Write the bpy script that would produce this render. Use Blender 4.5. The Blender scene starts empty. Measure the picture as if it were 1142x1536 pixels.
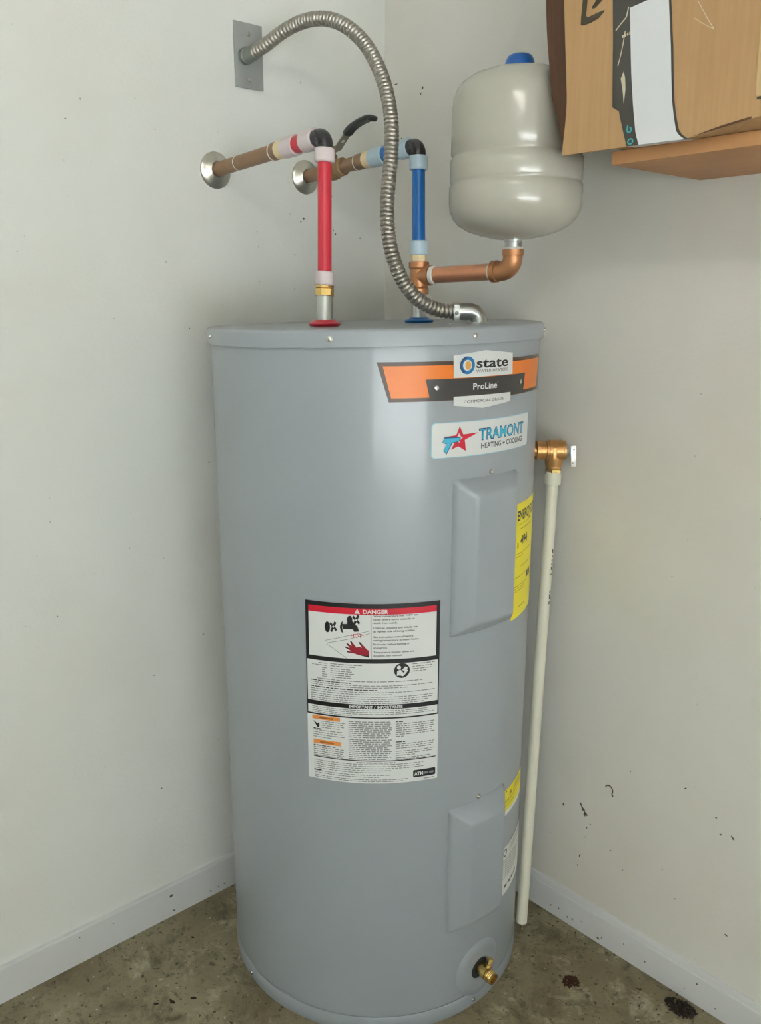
import bpy, bmesh, math, random
from mathutils import Vector, Matrix
random.seed(7)
scene = bpy.context.scene
COL = scene.collection
R = math.radians

# ------------------------------------------------------------------ camera
def make_camera():
    yaw, pitch, roll = R(49.0206), R(13.8457), R(-0.3009)
    fw = Vector((-math.sin(yaw)*math.cos(pitch), math.cos(yaw)*math.cos(pitch), -math.sin(pitch)))
    rt = Vector((math.cos(yaw), math.sin(yaw), 0))
    up = rt.cross(fw)
    c, s = math.cos(roll), math.sin(roll)
    r2 = rt*c + up*s
    u2 = up*c - rt*s
    cd = bpy.data.cameras.new('camera')
    co = bpy.data.objects.new('camera', cd)
    COL.objects.link(co)
    m = Matrix((r2, u2, -fw)).transposed().to_4x4()
    m.translation = Vector((1.45865, -1.34142, 1.26893))
    co.matrix_world = m
    cd.sensor_fit = 'VERTICAL'
    cd.sensor_height = 36.0
    cd.lens = 1287.25/1536*36.0
    cd.shift_x = (571-541.40)/1536
    cd.clip_start = 0.02
    scene.camera = co
make_camera()

# ------------------------------------------------------------------ world, light, exposure
SKY_STRENGTH = 4.6
SUN_STRENGTH = 80.0
TUBE_STRENGTH = 50.0
w = bpy.data.worlds.new('overcast_sky')
scene.world = w
w.use_nodes = True
bg = w.node_tree.nodes['Background']
bg.inputs['Color'].default_value = (0.93, 0.97, 1.0, 1)
bg.inputs['Strength'].default_value = SKY_STRENGTH

# daylight entering through the open garage door (portal guides the sky light)
pl = bpy.data.lights.new('door_daylight_portal', 'AREA')
pl.shape = 'RECTANGLE'
pl.size, pl.size_y = 3.6, 1.92
pl.cycles.is_portal = True
po = bpy.data.objects.new('door_daylight_portal', pl)
COL.objects.link(po)
po.location = (4.82, -2.75, 0.96)
po.rotation_euler = (R(90), 0, R(90))

# sun on the driveway outside, coming over the garage roof, so none of it falls inside directly
sl = bpy.data.lights.new('sun', 'SUN')
sl.energy = SUN_STRENGTH
sl.angle = R(0.53)
sl.color = (0.955, 0.975, 1.0)
so = bpy.data.objects.new('sun', sl)
COL.objects.link(so)
so.location = (8, -8, 8)
so.rotation_euler = Vector((0.22, 0.52, -0.83)).to_track_quat('-Z', 'Y').to_euler()

vs = scene.view_settings
vs.view_transform = 'Standard'
vs.look = 'None'
vs.gamma = 1.0
vs.use_curve_mapping = False
vs.exposure = 0.0

# ------------------------------------------------------------------ helpers
def lin(c):
    c = c/255.0
    return c/12.92 if c <= 0.04045 else ((c+0.055)/1.055)**2.4
def rgb(t):
    return (lin(t[0]), lin(t[1]), lin(t[2]), 1)

MATS = {}
def mat(name, col, rough=0.5, metal=0.0, var=0.06, scale=30, bump=0.0, bscale=200, coat=0.0, spec=0.5, emit=0, crough=0.1):
    m = bpy.data.materials.new(name)
    m.use_nodes = True
    nt = m.node_tree
    p = nt.nodes['Principled BSDF']
    p.inputs['Roughness'].default_value = rough
    p.inputs['Metallic'].default_value = metal
    p.inputs['Specular IOR Level'].default_value = spec
    p.inputs['Coat Weight'].default_value = coat
    p.inputs['Coat Roughness'].default_value = crough
    tc = nt.nodes.new('ShaderNodeTexCoord')
    nz = nt.nodes.new('ShaderNodeTexNoise')
    nz.inputs['Scale'].default_value = scale
    nz.inputs['Detail'].default_value = 5
    nt.links.new(tc.outputs['Object'], nz.inputs['Vector'])
    mx = nt.nodes.new('ShaderNodeMix')
    mx.data_type = 'RGBA'
    c = rgb(col)
    mx.inputs[6].default_value = tuple(v*(1-var) for v in c[:3]) + (1,)
    mx.inputs[7].default_value = tuple(min(1, v*(1+var)) for v in c[:3]) + (1,)
    nt.links.new(nz.outputs['Fac'], mx.inputs[0])
    nt.links.new(mx.outputs[2], p.inputs['Base Color'])
    if bump > 0:
        n2 = nt.nodes.new('ShaderNodeTexNoise')
        n2.inputs['Scale'].default_value = bscale
        nt.links.new(tc.outputs['Object'], n2.inputs['Vector'])
        b = nt.nodes.new('ShaderNodeBump')
        b.inputs['Strength'].default_value = bump
        b.inputs['Distance'].default_value = 0.002
        nt.links.new(n2.outputs['Fac'], b.inputs['Height'])
        nt.links.new(b.outputs['Normal'], p.inputs['Normal'])
    if emit:
        p.inputs['Emission Color'].default_value = c
        p.inputs['Emission Strength'].default_value = emit
    MATS[name] = m
    return m

def ramp_mix(nt, a, fac_socket, colour, lo, hi):
    """lay `colour` over socket a where fac_socket passes lo..hi"""
    cr = nt.nodes.new('ShaderNodeMapRange')
    cr.inputs['From Min'].default_value = lo
    cr.inputs['From Max'].default_value = hi
    nt.links.new(fac_socket, cr.inputs['Value'])
    mx = nt.nodes.new('ShaderNodeMix')
    mx.data_type = 'RGBA'
    nt.links.new(cr.outputs['Result'], mx.inputs[0])
    nt.links.new(a, mx.inputs[6])
    mx.inputs[7].default_value = colour
    return mx.outputs[2]

def noise(nt, vec, scale, detail=4, rough=0.55, dist=0.0):
    n = nt.nodes.new('ShaderNodeTexNoise')
    n.inputs['Scale'].default_value = scale
    n.inputs['Detail'].default_value = detail
    n.inputs['Roughness'].default_value = rough
    n.inputs['Distortion'].default_value = dist
    nt.links.new(vec, n.inputs['Vector'])
    return n.outputs['Fac']

def wall_mat(name, base, stain, rough=0.55):
    m = bpy.data.materials.new(name)
    m.use_nodes = True
    nt = m.node_tree
    p = nt.nodes['Principled BSDF']
    p.inputs['Roughness'].default_value = rough
    p.inputs['Specular IOR Level'].default_value = 0.35
    tc = nt.nodes.new('ShaderNodeTexCoord')
    v = tc.outputs['Object']
    c0 = nt.nodes.new('ShaderNodeRGB')
    c0.outputs[0].default_value = rgb(base)
    a = c0.outputs[0]
    a = ramp_mix(nt, a, noise(nt, v, 2.6, 3), rgb(stain), 0.42, 0.75)
    a = ramp_mix(nt, a, noise(nt, v, 90, 2, 0.4), rgb(tuple(x*0.72 for x in base)), 0.765, 0.82)
    a = ramp_mix(nt, a, noise(nt, v, 33, 3, 0.5), rgb(tuple(x*0.80 for x in base)), 0.77, 0.84)
    nt.links.new(a, p.inputs['Base Color'])
    b = nt.nodes.new('ShaderNodeBump')
    b.inputs['Strength'].default_value = 0.25
    b.inputs['Distance'].default_value = 0.0015
    nt.links.new(noise(nt, v, 160, 3), b.inputs['Height'])
    nt.links.new(b.outputs['Normal'], p.inputs['Normal'])
    MATS[name] = m
    return m

def floor_mat():
    m = bpy.data.materials.new('stained_concrete')
    m.use_nodes = True
    nt = m.node_tree
    p = nt.nodes['Principled BSDF']
    p.inputs['Roughness'].default_value = 0.62
    tc = nt.nodes.new('ShaderNodeTexCoord')
    v = tc.outputs['Object']
    c0 = nt.nodes.new('ShaderNodeRGB')
    c0.outputs[0].default_value = rgb((138, 131, 104))
    a = c0.outputs[0]
    a = ramp_mix(nt, a, noise(nt, v, 4, 6, 0.65, 0.6), rgb((113, 102, 75)), 0.42, 0.66)
    a = ramp_mix(nt, a, noise(nt, v, 11, 8, 0.75, 0.5), rgb((88, 79, 56)), 0.50, 0.66)
    a = ramp_mix(nt, a, noise(nt, v, 8, 8, 0.75, 0.4), rgb((168, 162, 137)), 0.55, 0.68)
    a = ramp_mix(nt, a, noise(nt, v, 30, 6, 0.75, 0.3), rgb((76, 69, 50)), 0.56, 0.68)
    a = ramp_mix(nt, a, noise(nt, v, 70, 3, 0.6), rgb((188, 182, 160)), 0.67, 0.73)
    a = ramp_mix(nt, a, noise(nt, v, 120, 2, 0.5), rgb((54, 42, 28)), 0.64, 0.70)
    nt.links.new(a, p.inputs['Base Color'])
    b = nt.nodes.new('ShaderNodeBump')
    b.inputs['Strength'].default_value = 0.4
    b.inputs['Distance'].default_value = 0.003
    nt.links.new(noise(nt, v, 45, 6, 0.7), b.inputs['Height'])
    nt.links.new(b.outputs['Normal'], p.inputs['Normal'])
    MATS['floor'] = m
    return m

def card_mat(name, col, dark):
    m = bpy.data.materials.new(name)
    m.use_nodes = True
    nt = m.node_tree
    p = nt.nodes['Principled BSDF']
    p.inputs['Roughness'].default_value = 0.75
    tc = nt.nodes.new('ShaderNodeTexCoord')
    mp = nt.nodes.new('ShaderNodeMapping')
    mp.inputs['Scale'].default_value = (160, 160, 5)
    nt.links.new(tc.outputs['Object'], mp.inputs['Vector'])
    c0 = nt.nodes.new('ShaderNodeRGB')
    c0.outputs[0].default_value = rgb(col)
    a = ramp_mix(nt, c0.outputs[0], noise(nt, mp.outputs['Vector'], 1.0, 3), rgb(dark), 0.35, 0.9)
    a = ramp_mix(nt, a, noise(nt, tc.outputs['Object'], 14, 3), rgb(dark), 0.5, 0.95)
    nt.links.new(a, p.inputs['Base Color'])
    b = nt.nodes.new('ShaderNodeBump')
    b.inputs['Strength'].default_value = 0.15
    b.inputs['Distance'].default_value = 0.002
    nt.links.new(noise(nt, mp.outputs['Vector'], 1.0, 2), b.inputs['Height'])
    nt.links.new(b.outputs['Normal'], p.inputs['Normal'])
    MATS[name] = m
    return m

# colours
wall_mat('wall_paint_left', (229, 232, 228), (224, 224, 218))
wall_mat('wall_paint_right', (228, 227, 221), (222, 218, 208))
mat('trim_paint', (213, 215, 215), 0.45, var=0.03, scale=12, bump=0.1, bscale=60)
mat('ceiling_paint', (228, 227, 222), 0.8, var=0.02)
floor_mat()
mat('driveway_concrete', (194, 195, 194), 0.9, var=0.1)
mat('grey_enamel', (146, 154, 160), 0.42, var=0.03, scale=9, bump=0.03, bscale=25, coat=0.5, crough=0.16)
mat('grey_enamel_dark_gap', (40, 46, 50), 0.7)
mat('steel_screw', (205, 205, 200), 0.25, 1.0)
mat('galvanised', (186, 190, 188), 0.28, 1.0, var=0.1, scale=60)
mat('flex_steel', (164, 160, 152), 0.44, 1.0, var=0.08, scale=40)
mat('plate_grey', (150, 154, 152), 0.45, 0.35, var=0.04)
mat('dark_steel', (96, 100, 97), 0.5, 0.6)
mat('plate_dull', (128, 134, 128), 0.5, 0.5)
mat('lever_steel', (150, 146, 134), 0.4, 0.7)
mat('chrome_worn', (196, 194, 184), 0.3, 1.0, var=0.12, scale=50)
mat('old_copper', (140, 112, 86), 0.5, 0.45, var=0.22, scale=45)
mat('old_brass', (140, 112, 78), 0.45, 0.6, var=0.18, scale=60)
mat('copper', (210, 150, 116), 0.3, 0.85, var=0.1, scale=50)
mat('valve_brass', (198, 152, 98), 0.36, 0.8, var=0.12, scale=60)
mat('bronze', (178, 128, 90), 0.42, 0.8, var=0.12, scale=60)
mat('brass', (212, 182, 116), 0.27, 1.0, var=0.08, scale=60)
mat('cream_plastic', (226, 208, 165), 0.4)
mat('pink_sleeve', (214, 202, 204), 0.4, var=0.02)
mat('blue_sleeve', (172, 194, 206), 0.4, var=0.02)
mat('red_pex', (192, 42, 60), 0.33, var=0.03)
mat('blue_pex', (8, 94, 164), 0.3, var=0.03)
mat('blue_cap', (10, 84, 156), 0.4, var=0.03)
mat('black_plastic', (38, 38, 42), 0.32, var=0.05)
mat('black_grip', (40, 44, 44), 0.5)
mat('white_tape', (228, 226, 218), 0.6)
mat('tank_paint', (174, 172, 160), 0.22, var=0.02, scale=8, coat=0.25)
mat('pvc', (222, 221, 204), 0.4, var=0.03)
mat('lever_metal', (214, 214, 210), 0.35, 0.6)
card_mat('cardboard', (182, 147, 104), (170, 133, 90))
card_mat('cardboard_shade_and_tear', (96, 62, 38), (66, 42, 26))  # shade of the end flaps put into the brown; the torn hem shares it
mat('black_tape', (62, 60, 54), 0.4, var=0.12, scale=70)
mat('white_paper', (234, 237, 241), 0.5, var=0.02)
mat('marker', (66, 60, 42), 0.7, var=0.1)
mat('teal_ink', (60, 176, 178), 0.5)
mat('pale_scratch', (206, 198, 172), 0.7)
mat('pale_card', (196, 166, 124), 0.75, var=0.04)
mat('shelf_wood', (190, 140, 92), 0.6, var=0.12, scale=18)
mat('label_white', (224, 228, 228), 0.35, var=0.01)
mat('label_cream', (226, 228, 222), 0.35, var=0.02)
mat('ink_black', (22, 24, 28), 0.4)
mat('ink_red', (196, 22, 48), 0.35)
mat('ink_darkred', (150, 20, 44), 0.4)
mat('ink_orange', (222, 118, 20), 0.34, var=0.03)
mat('ink_warn', (220, 140, 70), 0.4)
mat('ink_brown', (150, 92, 44), 0.4)
mat('ink_frame', (72, 52, 36), 0.34)
mat('ink_band', (52, 50, 48), 0.35)
mat('ink_grey', (128, 130, 132), 0.5)
mat('ink_darkgrey', (92, 94, 98), 0.5)
mat('ink_blue', (26, 112, 168), 0.4)
mat('ink_navy', (24, 70, 118), 0.4)
mat('ink_cyan', (64, 176, 208), 0.4)
mat('ink_gold', (214, 160, 84), 0.4)
mat('ink_palecyan', (150, 205, 225), 0.4)
mat('label_yellow', (236, 222, 36), 0.4, var=0.03)
mat('ink_olive', (150, 138, 20), 0.5)
mat('dirt', (38, 28, 20), 0.95, var=0.3, scale=200)
mat('rust', (66, 38, 20), 0.95, var=0.3, scale=200)
mat('scuff', (84, 78, 64), 0.8, var=0.2, scale=300)
mat('sky_blocker_green', (76, 80, 70), 0.9, var=0.3, scale=6)
mat('lamp_housing', (225, 225, 222), 0.5)
mat('lamp_tube', (255, 250, 240), 0.5, emit=TUBE_STRENGTH)

def tag(o, label=None, cat=None, group=None, kind=None):
    if label: o['label'] = label
    if cat: o['category'] = cat
    if group: o['group'] = group
    if kind: o['kind'] = kind
    return o

def thing(name, loc, label, cat, group=None):
    o = bpy.data.objects.new(name, None)
    o.empty_display_size = 0.05
    COL.objects.link(o)
    o.location = loc
    return tag(o, label, cat, group)

def world_loc(o):
    v = Vector(o.location)
    while o.parent:
        o = o.parent
        v = v + Vector(o.location)
    return v

class MB:
    """collects shapes given in world coordinates; build() links ONE mesh object"""
    def __init__(self):
        self.v, self.f = [], []
    def add(self, vs_, fs_):
        n = len(self.v)
        self.v += [tuple(x) for x in vs_]
        self.f += [tuple(i+n for i in f) for f in fs_]
        return self
    def box(self, a, b):
        x0, y0, z0 = a
        x1, y1, z1 = b
        return self.add([(x0,y0,z0),(x1,y0,z0),(x1,y1,z0),(x0,y1,z0),(x0,y0,z1),(x1,y0,z1),(x1,y1,z1),(x0,y1,z1)],
                        [(0,3,2,1),(4,5,6,7),(0,1,5,4),(1,2,6,5),(2,3,7,6),(3,0,4,7)])
    def obox(self, c, ex, ey, ez):
        """oriented box: centre and three half-extent vectors"""
        c, ex, ey, ez = Vector(c), Vector(ex), Vector(ey), Vector(ez)
        P = [c+sx*ex+sy*ey+sz*ez for sz in (-1,1) for sx, sy in ((-1,-1),(1,-1),(1,1),(-1,1))]
        return self.add(P, [(0,3,2,1),(4,5,6,7),(0,1,5,4),(1,2,6,5),(2,3,7,6),(3,0,4,7)])
    def lathe(self, o, d, prof, n=32, close=True):
        """revolve (radius, height) pairs about the axis d through o"""
        o, d = Vector(o), Vector(d).normalized()
        a = d.orthogonal().normalized()
        if abs(d.z) > 0.99: a = Vector((1,0,0))
        b = d.cross(a)
        vs_, fs_ = [], []
        m = len(prof)
        for r, h in prof:
            for k in range(n):
                t = 2*math.pi*k/n
                vs_.append(o + d*h + a*(r*math.cos(t)) + b*(r*math.sin(t)))
        for i in range(m-1):
            for k in range(n):
                k2 = (k+1) % n
                fs_.append((i*n+k, i*n+k2, (i+1)*n+k2, (i+1)*n+k))
        if close:
            if prof[0][0] > 1e-6: fs_.append(tuple(range(n-1, -1, -1)))
            if prof[-1][0] > 1e-6: fs_.append(tuple((m-1)*n+k for k in range(n)))
        return self.add(vs_, fs_)
    def rod(self, p, q, r, n=24, r2=None, bev=0.0):
        p, q = Vector(p), Vector(q)
        L = (q-p).length
        r2 = r if r2 is None else r2
        if bev:
            prof = [(r-bev,0),(r,bev),(r2,L-bev),(r2-bev,L)]
        else:
            prof = [(r,0),(r2,L)]
        return self.lathe(p, q-p, prof, n)
    def tube(self, pts, r, n=20, caps=True):
        """sweep; r is a number or a list of radii"""
        pts = [Vector(p) for p in pts]
        m = len(pts)
        rr = r if isinstance(r, (list, tuple)) else [r]*m
        t0 = (pts[1]-pts[0]).normalized()
        a = t0.orthogonal().normalized()
        vs_, fs_ = [], []
        for i in range(m):
            t = (pts[min(i+1,m-1)]-pts[max(i-1,0)]).normalized()
            a = (a - t*a.dot(t)).normalized()
            b = t.cross(a)
            for k in range(n):
                g = 2*math.pi*k/n
                vs_.append(pts[i] + a*(rr[i]*math.cos(g)) + b*(rr[i]*math.sin(g)))
        for i in range(m-1):
            for k in range(n):
                k2 = (k+1) % n
                fs_.append((i*n+k, i*n+k2, (i+1)*n+k2, (i+1)*n+k))
        if caps:
            fs_.append(tuple(range(n-1,-1,-1)))
            fs_.append(tuple((m-1)*n+k for k in range(n)))
        return self.add(vs_, fs_)
    def grid(self, fn, nu, nv):
        vs_ = [fn(i/nu, j/nv) for j in range(nv+1) for i in range(nu+1)]
        fs_ = [(j*(nu+1)+i, j*(nu+1)+i+1, (j+1)*(nu+1)+i+1, (j+1)*(nu+1)+i) for j in range(nv) for i in range(nu)]
        return self.add(vs_, fs_)
    def prism(self, pts, off):
        """extrude a planar polygon (3D points) by the vector off"""
        off = Vector(off)
        n = len(pts)
        vs_ = [Vector(p) for p in pts] + [Vector(p)+off for p in pts]
        fs_ = [tuple(range(n-1,-1,-1)), tuple(range(n,2*n))]
        fs_ += [(i,(i+1)%n,(i+1)%n+n,i+n) for i in range(n)]
        return self.add(vs_, fs_)
    def build(self, name, material, parent=None, smooth=True, ang=35, label=None, cat=None, kind=None, bevel=0.0, origin=None, fix=True):
        org = world_loc(parent) if parent else Vector(origin if origin else (0,0,0))
        me = bpy.data.meshes.new(name)
        me.from_pydata([tuple(Vector(v)-org) for v in self.v], [], self.f)
        if fix:
            bm = bmesh.new()
            bm.from_mesh(me)
            bmesh.ops.remove_doubles(bm, verts=bm.verts, dist=1e-6)
            bmesh.ops.recalc_face_normals(bm, faces=bm.faces)
            if bevel:
                es = [e for e in bm.edges if len(e.link_faces) == 2 and e.calc_face_angle(0) > R(40)]
                bmesh.ops.bevel(bm, geom=es, offset=bevel, segments=2, affect='EDGES', profile=0.6)
            bm.to_mesh(me)
            bm.free()
        if smooth:
            me.polygons.foreach_set('use_smooth', [True]*len(me.polygons))
            me.set_sharp_from_angle(angle=R(ang))
        me.materials.append(MATS[material])
        o = bpy.data.objects.new(name, me)
        COL.objects.link(o)
        if parent: o.parent = parent
        elif origin: o.location = origin
        return tag(o, label, cat, None, kind)

def struct(o): return tag(o, kind='structure')

def spline(pts, per=8):
    """Catmull-Rom through pts"""
    P = [Vector(p) for p in pts]
    P = [P[0]*2-P[1]] + P + [P[-1]*2-P[-2]]
    out = []
    for i in range(1, len(P)-2):
        for k in range(per):
            t = k/per
            a, b, c, d = P[i-1], P[i], P[i+1], P[i+2]
            out.append(0.5*((2*b)+(c-a)*t+(2*a-5*b+4*c-d)*t*t+(3*b-a-3*c+d)*t**3))
    out.append(P[-2])
    return out

# ------------------------------------------------------------------ room
WX, WY, CH = 4.8, -5.0, 2.55
def slab(name, a, b, m):
    return struct(MB().box(a, b).build(name, m, smooth=False))
floor_o = slab('floor', (-0.12, WY-0.12, -0.12), (WX+0.12, 0.12, 0), 'floor')
wall_left = slab('wall_left', (-0.12, WY-0.12, 0), (0, 0.12, CH), 'wall_paint_left')
wall_right = slab('wall_right', (0, 0, 0), (WX+0.12, 0.12, CH), 'wall_paint_right')
slab('wall_back', (0, WY-0.12, 0), (WX+0.12, WY, CH), 'wall_paint_left')
slab('ceiling', (-0.12, WY-0.12, CH), (WX+0.12, 0.12, CH+0.1), 'ceiling_paint')
fr = MB()
fr.box((WX, WY, 1.92), (WX+0.12, 0, CH))
fr.box((WX, -0.95, 0), (WX+0.12, 0, 1.92))
fr.box((WX, WY, 0), (WX+0.12, -4.55, 1.92))
struct(fr.build('wall_front', 'wall_paint_right', smooth=False))
struct(MB().box((WX+0.12, -14, -0.15), (20, 9, -0.02)).build('driveway', 'driveway_concrete', smooth=False))

# unseen hedge shape, added to block low sky light through the door
hm = MB()
def blocker_fn(i, j):
    y = -18+30*i
    t = j*2.4
    z = min(t, 1.0)*4.4 if t < 1.0 else 4.4
    x = 19.0 if t < 1.0 else 19.0+min(1.6, (t-1.0)*1.6)
    k = math.sin(y*3.1+z*2.2)*0.12+math.sin(y*1.3-z*3.7)*0.15
    return (x+k, y, max(-0.02, z+0.25*math.sin(y*1.9)*(1 if z > 1 else 0)))
hm.grid(blocker_fn, 120, 30)
struct(hm.build('low_sky_blocker', 'sky_blocker_green', ang=60))

def board(name, axis):
    prof = [(0,0),(0.0095,0),(0.0095,0.057),(0.0088,0.0595),(0.0070,0.0605),(0.0062,0.063),(0.0050,0.070),(0.0030,0.0735),(0,0.074)]
    if axis == 'x':
        pts0 = [(0.0, -d, z) for d, z in prof]
        off = (WX, 0, 0)
    else:
        prof = [(0,0),(0.0095,0),(0.0095,0.0705),(0.0080,0.0735),(0,0.074)]
        pts0 = [(d, -0.0095, z) for d, z in prof]
        off = (0, WY+0.0095, 0)
    return struct(MB().prism(pts0, off).build(name, 'trim_paint', ang=25))
base_r = board('baseboard_right', 'x')
base_l = board('baseboard_left', 'y')

def blotch(parent, plane, a, z, r, material='scuff', name='scuff_mark', elong=1.0, tilt=0.0, d=0.0):
    """small dried smear with its own ragged outline, proud of the wall by a fraction of a millimetre"""
    n = 11
    pts = []
    for k in range(n):
        t = 2*math.pi*k/n
        rr = 0.85*r*random.uniform(0.35, 1.2)
        u, v = rr*math.cos(t)*elong, rr*math.sin(t)
        u, v = u*math.cos(tilt)-v*math.sin(tilt), u*math.sin(tilt)+v*math.cos(tilt)
        if plane == 'R': pts.append((a+u, -d-0.0002, z+v))
        elif plane == 'L': pts.append((d+0.0002, a+u, z+v))
        else: pts.append((a+u, z+v, 0.0006))
    off = {'R': (0,-0.0006,0), 'L': (0.0006,0,0), 'F': (0,0,0.0008)}[plane]
    return MB().prism(pts, off).build(name, material, parent, smooth=False)

# smears on the right wall
m = MB()
m.tube(spline([(0.640,-0.0008,0.3455),(0.645,-0.0008,0.3505),(0.652,-0.0008,0.3495),(0.656,-0.0008,0.343),(0.655,-0.0008,0.335),(0.658,-0.0008,0.331)], 5), 0.0011, 6)
m.build('scuff_mark', 'scuff', wall_right, label='curled dark smear')
for (a, z, r, e, t) in ((0.587,0.281,0.004,1.6,-1.0),(0.593,0.273,0.004,2.0,-0.9),(0.599,0.266,0.0055,1.2,-0.5),(0.597,0.262,0.004,1.0,0),
                        (0.546,0.262,0.002,2.5,1.5),(0.604,0.236,0.0018,1,0),(0.602,0.214,0.0015,1,0),(0.612,0.248,0.0014,1,0),
                        (0.592,0.166,0.0018,3,1.4),(0.588,0.142,0.0016,2.5,1.4),(0.66,0.214,0.0016,1,0),(0.69,0.186,0.0018,1,0),
                        (0.77,0.232,0.0018,1,0),(0.86,0.386,0.0022,1,0),(0.872,0.358,0.0026,1,0.4),(0.893,0.362,0.0022,2.2,-0.8),
                        (0.90,0.17,0.0022,2.2,-0.5),(0.80,0.186,0.0016,1,0),(0.69,0.40,0.0014,1,0),(0.80,0.415,0.0018,2,1.0),
                        (0.113,1.686,0.0022,2.4,1.1),(0.108,1.676,0.0018,2,1.1),(0.035,1.707,0.0016,3.5,0),(0.052,1.60,0.0018,1.2,0),(0.88,0.93,0.0014,1,0),(0.74,0.80,0.0012,1,0)):
    blotch(wall_right, 'R', a, z, r, elong=e, tilt=t)
for (a, z, r, e, t) in ((-0.224,1.430,0.0032,1.2,0.6),(-0.232,1.425,0.002,1,0),(-0.141,1.404,0.0028,0.6,0.2),(-0.147,1.412,0.0018,1,0),
                        (-0.158,1.470,0.0018,0.5,0),(-0.150,1.478,0.0012,1,0),(-0.073,1.399,0.0016,1,0),(-0.25,1.36,0.0014,1,0),
                        (-0.62,0.30,0.0022,1,0),(-0.62,0.55,0.0014,1,0),(-0.80,0.72,0.0016,1,0),(-0.50,1.22,0.0014,1,0),(-0.34,1.40,0.0013,1,0),
                        (-0.86,1.38,0.0012,1,0),(-0.71,1.56,0.0012,1.5,0)):
    blotch(wall_left, 'L', a, z, r, elong=e, tilt=t)
for (a, z, r, e) in ((0.535,0.020,0.002,1.2),(0.555,0.024,0.0022,1),(0.578,0.016,0.003,0.8),(0.59,0.018,0.0022,1.3),(0.612,0.026,0.002,1),(0.652,0.011,0.003,1.3),(0.66,0.017,0.0018,1),(0.757,0.024,0.002,1),(0.84,0.02,0.0016,1),(0.862,0.045,0.002,1.4),(0.71,0.034,0.0018,1),(0.90,0.018,0.0018,1)):
    blotch(base_r, 'R', a, z, r, elong=e, d=0.0095)
for (a, z, r, e) in ((-0.395,0.012,0.0035,1.6),(-0.435,0.018,0.0012,4),(-0.452,0.040,0.0022,1.3),(-0.49,0.015,0.0024,1.2),(-0.505,0.014,0.0022,1.3),(-0.525,0.013,0.0024,1.3),(-0.62,0.050,0.0045,0.9),(-0.615,0.012,0.003,1.2),(-0.82,0.058,0.002,1),(-0.75,0.052,0.0016,1)):
    blotch(base_l, 'L', a, z, r, elong=e, d=0.0095)

# ------------------------------------------------------------------ water heater
HX, HY, RB, HT = 0.302, -0.302, 0.2880, 1.2290
heater = thing('water_heater', (HX, HY, 0), 'tall grey cylindrical electric water heater covered in printed labels, standing in the corner', 'water heater')
MB().lathe((HX,HY,0), (0,0,1), [(RB-0.02,0.0318),(RB-0.0006,0.0318),(RB,0.0326),(RB,1.210),(RB-0.02,1.210)], 192).build('jacket', 'grey_enamel', heater)
MB().lathe((HX,HY,0), (0,0,1), [(0.2800,0.0),(0.2888,0.0),(0.2893,0.001),(0.2893,0.0290),(0.2886,0.0300),(0.2862,0.0300),(0.2862,0.0330)], 192, close=False).build('base_ring', 'grey_enamel', heater)
rl = 0.2945
lid = MB().lathe((HX,HY,0), (0,0,1), [(0.2878,1.2030),(rl-0.0006,1.2030),(rl,1.2038),(rl,HT-0.006)]
    + [(rl-0.006+0.006*math.cos(t*math.pi/12), HT-0.006+0.006*math.sin(t*math.pi/12)) for t in range(1,7)] + [(0.20,HT),(0.10,HT),(0.0,HT)], 192, close=False).build('lid', 'grey_enamel', heater)

# the lid sits a touch crooked on the jacket, lower on the left
_ax = Vector((-0.755, 0.656, 0))
lid.data.transform(Matrix.Translation((0,0,1.215)) @ Matrix.Rotation(R(-0.75), 4, _ax) @ Matrix.Translation((0,0,-1.215)))

def cyl(deg, z, off=0.0):
    a = R(deg)
    return Vector((HX+(RB+off)*math.cos(a), HY+(RB+off)*math.sin(a), z))
def rad(deg): return Vector((math.cos(R(deg)), math.sin(R(deg)), 0))

def screw(parent, p, d, r=0.0038, h=0.003, name='screw'):
    m = MB().lathe(p, d, [(r*1.25,0),(r*1.25,h*0.25),(r,h*0.3),(r*0.9,h*0.8),(r*0.6,h),(0.0,h)], 12, close=False)
    return m.build(name, 'steel_screw', parent)
for a in (-108.8, -54.8, -11.4, 36.0, 90, 140, -160): screw(lid, cyl(a, 1.2155+0.0035*math.sin(R(a+41)), 0.0064), rad(a))
ring = [o for o in heater.children if o.name.startswith('base_ring')][0]
for a in (-97.4, -3.1, 45.0): screw(ring, cyl(a, 0.0125, 0.0012), rad(a), 0.0036)
for x, y in ((0.4525,-0.2665),(0.508,-0.214)): screw(lid, (x,y,HT), (0,0,1), 0.0036, 0.0035)

def cover(a0, a1, z0, z1, depth=0.021):
    na, nz = 44, 60
    def ss(t):
        t = max(0, min(1, t))
        return t*t*(3-2*t)
    ra, rz = 6.4, 0.024
    def fn(i, j):
        a = a0+(a1-a0)*i
        z = z0+(z1-z0)*j
        da = min(a-a0, a1-a)/ra
        dz = min(z-z0, z1-z)/rz
        h = 0.0
        lipa, lipz = 0.03, 0.04
        def facet(d, lip):
            # thin rim, straight sloping facet, slightly rounded shoulder
            if d < lip: return 0.16*d/lip
            t = min(1.0, (d-lip)/(1-lip))
            t = t if t < 0.8 else 0.8+0.2*(1-(1-(t-0.8)/0.2)**2)*1.0
            return 0.16+0.84*min(1.0, t)
        ta, tz = facet(da, 0.06), facet(dz, 0.06)
        return cyl(a, z, 0.0006+depth*min(ta, tz))
    return MB().grid(fn, na, nz).build('element_cover', 'grey_enamel', heater, ang=60)
cv1 = cover(-17.3, 10.9, 0.7425, 1.0, 0.025)
cv2 = cover(-16.4, 10.6, 0.184, 0.4285, 0.026)
screw(cv1, cyl(-2.3, 1.0055), rad(-2.3))
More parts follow.
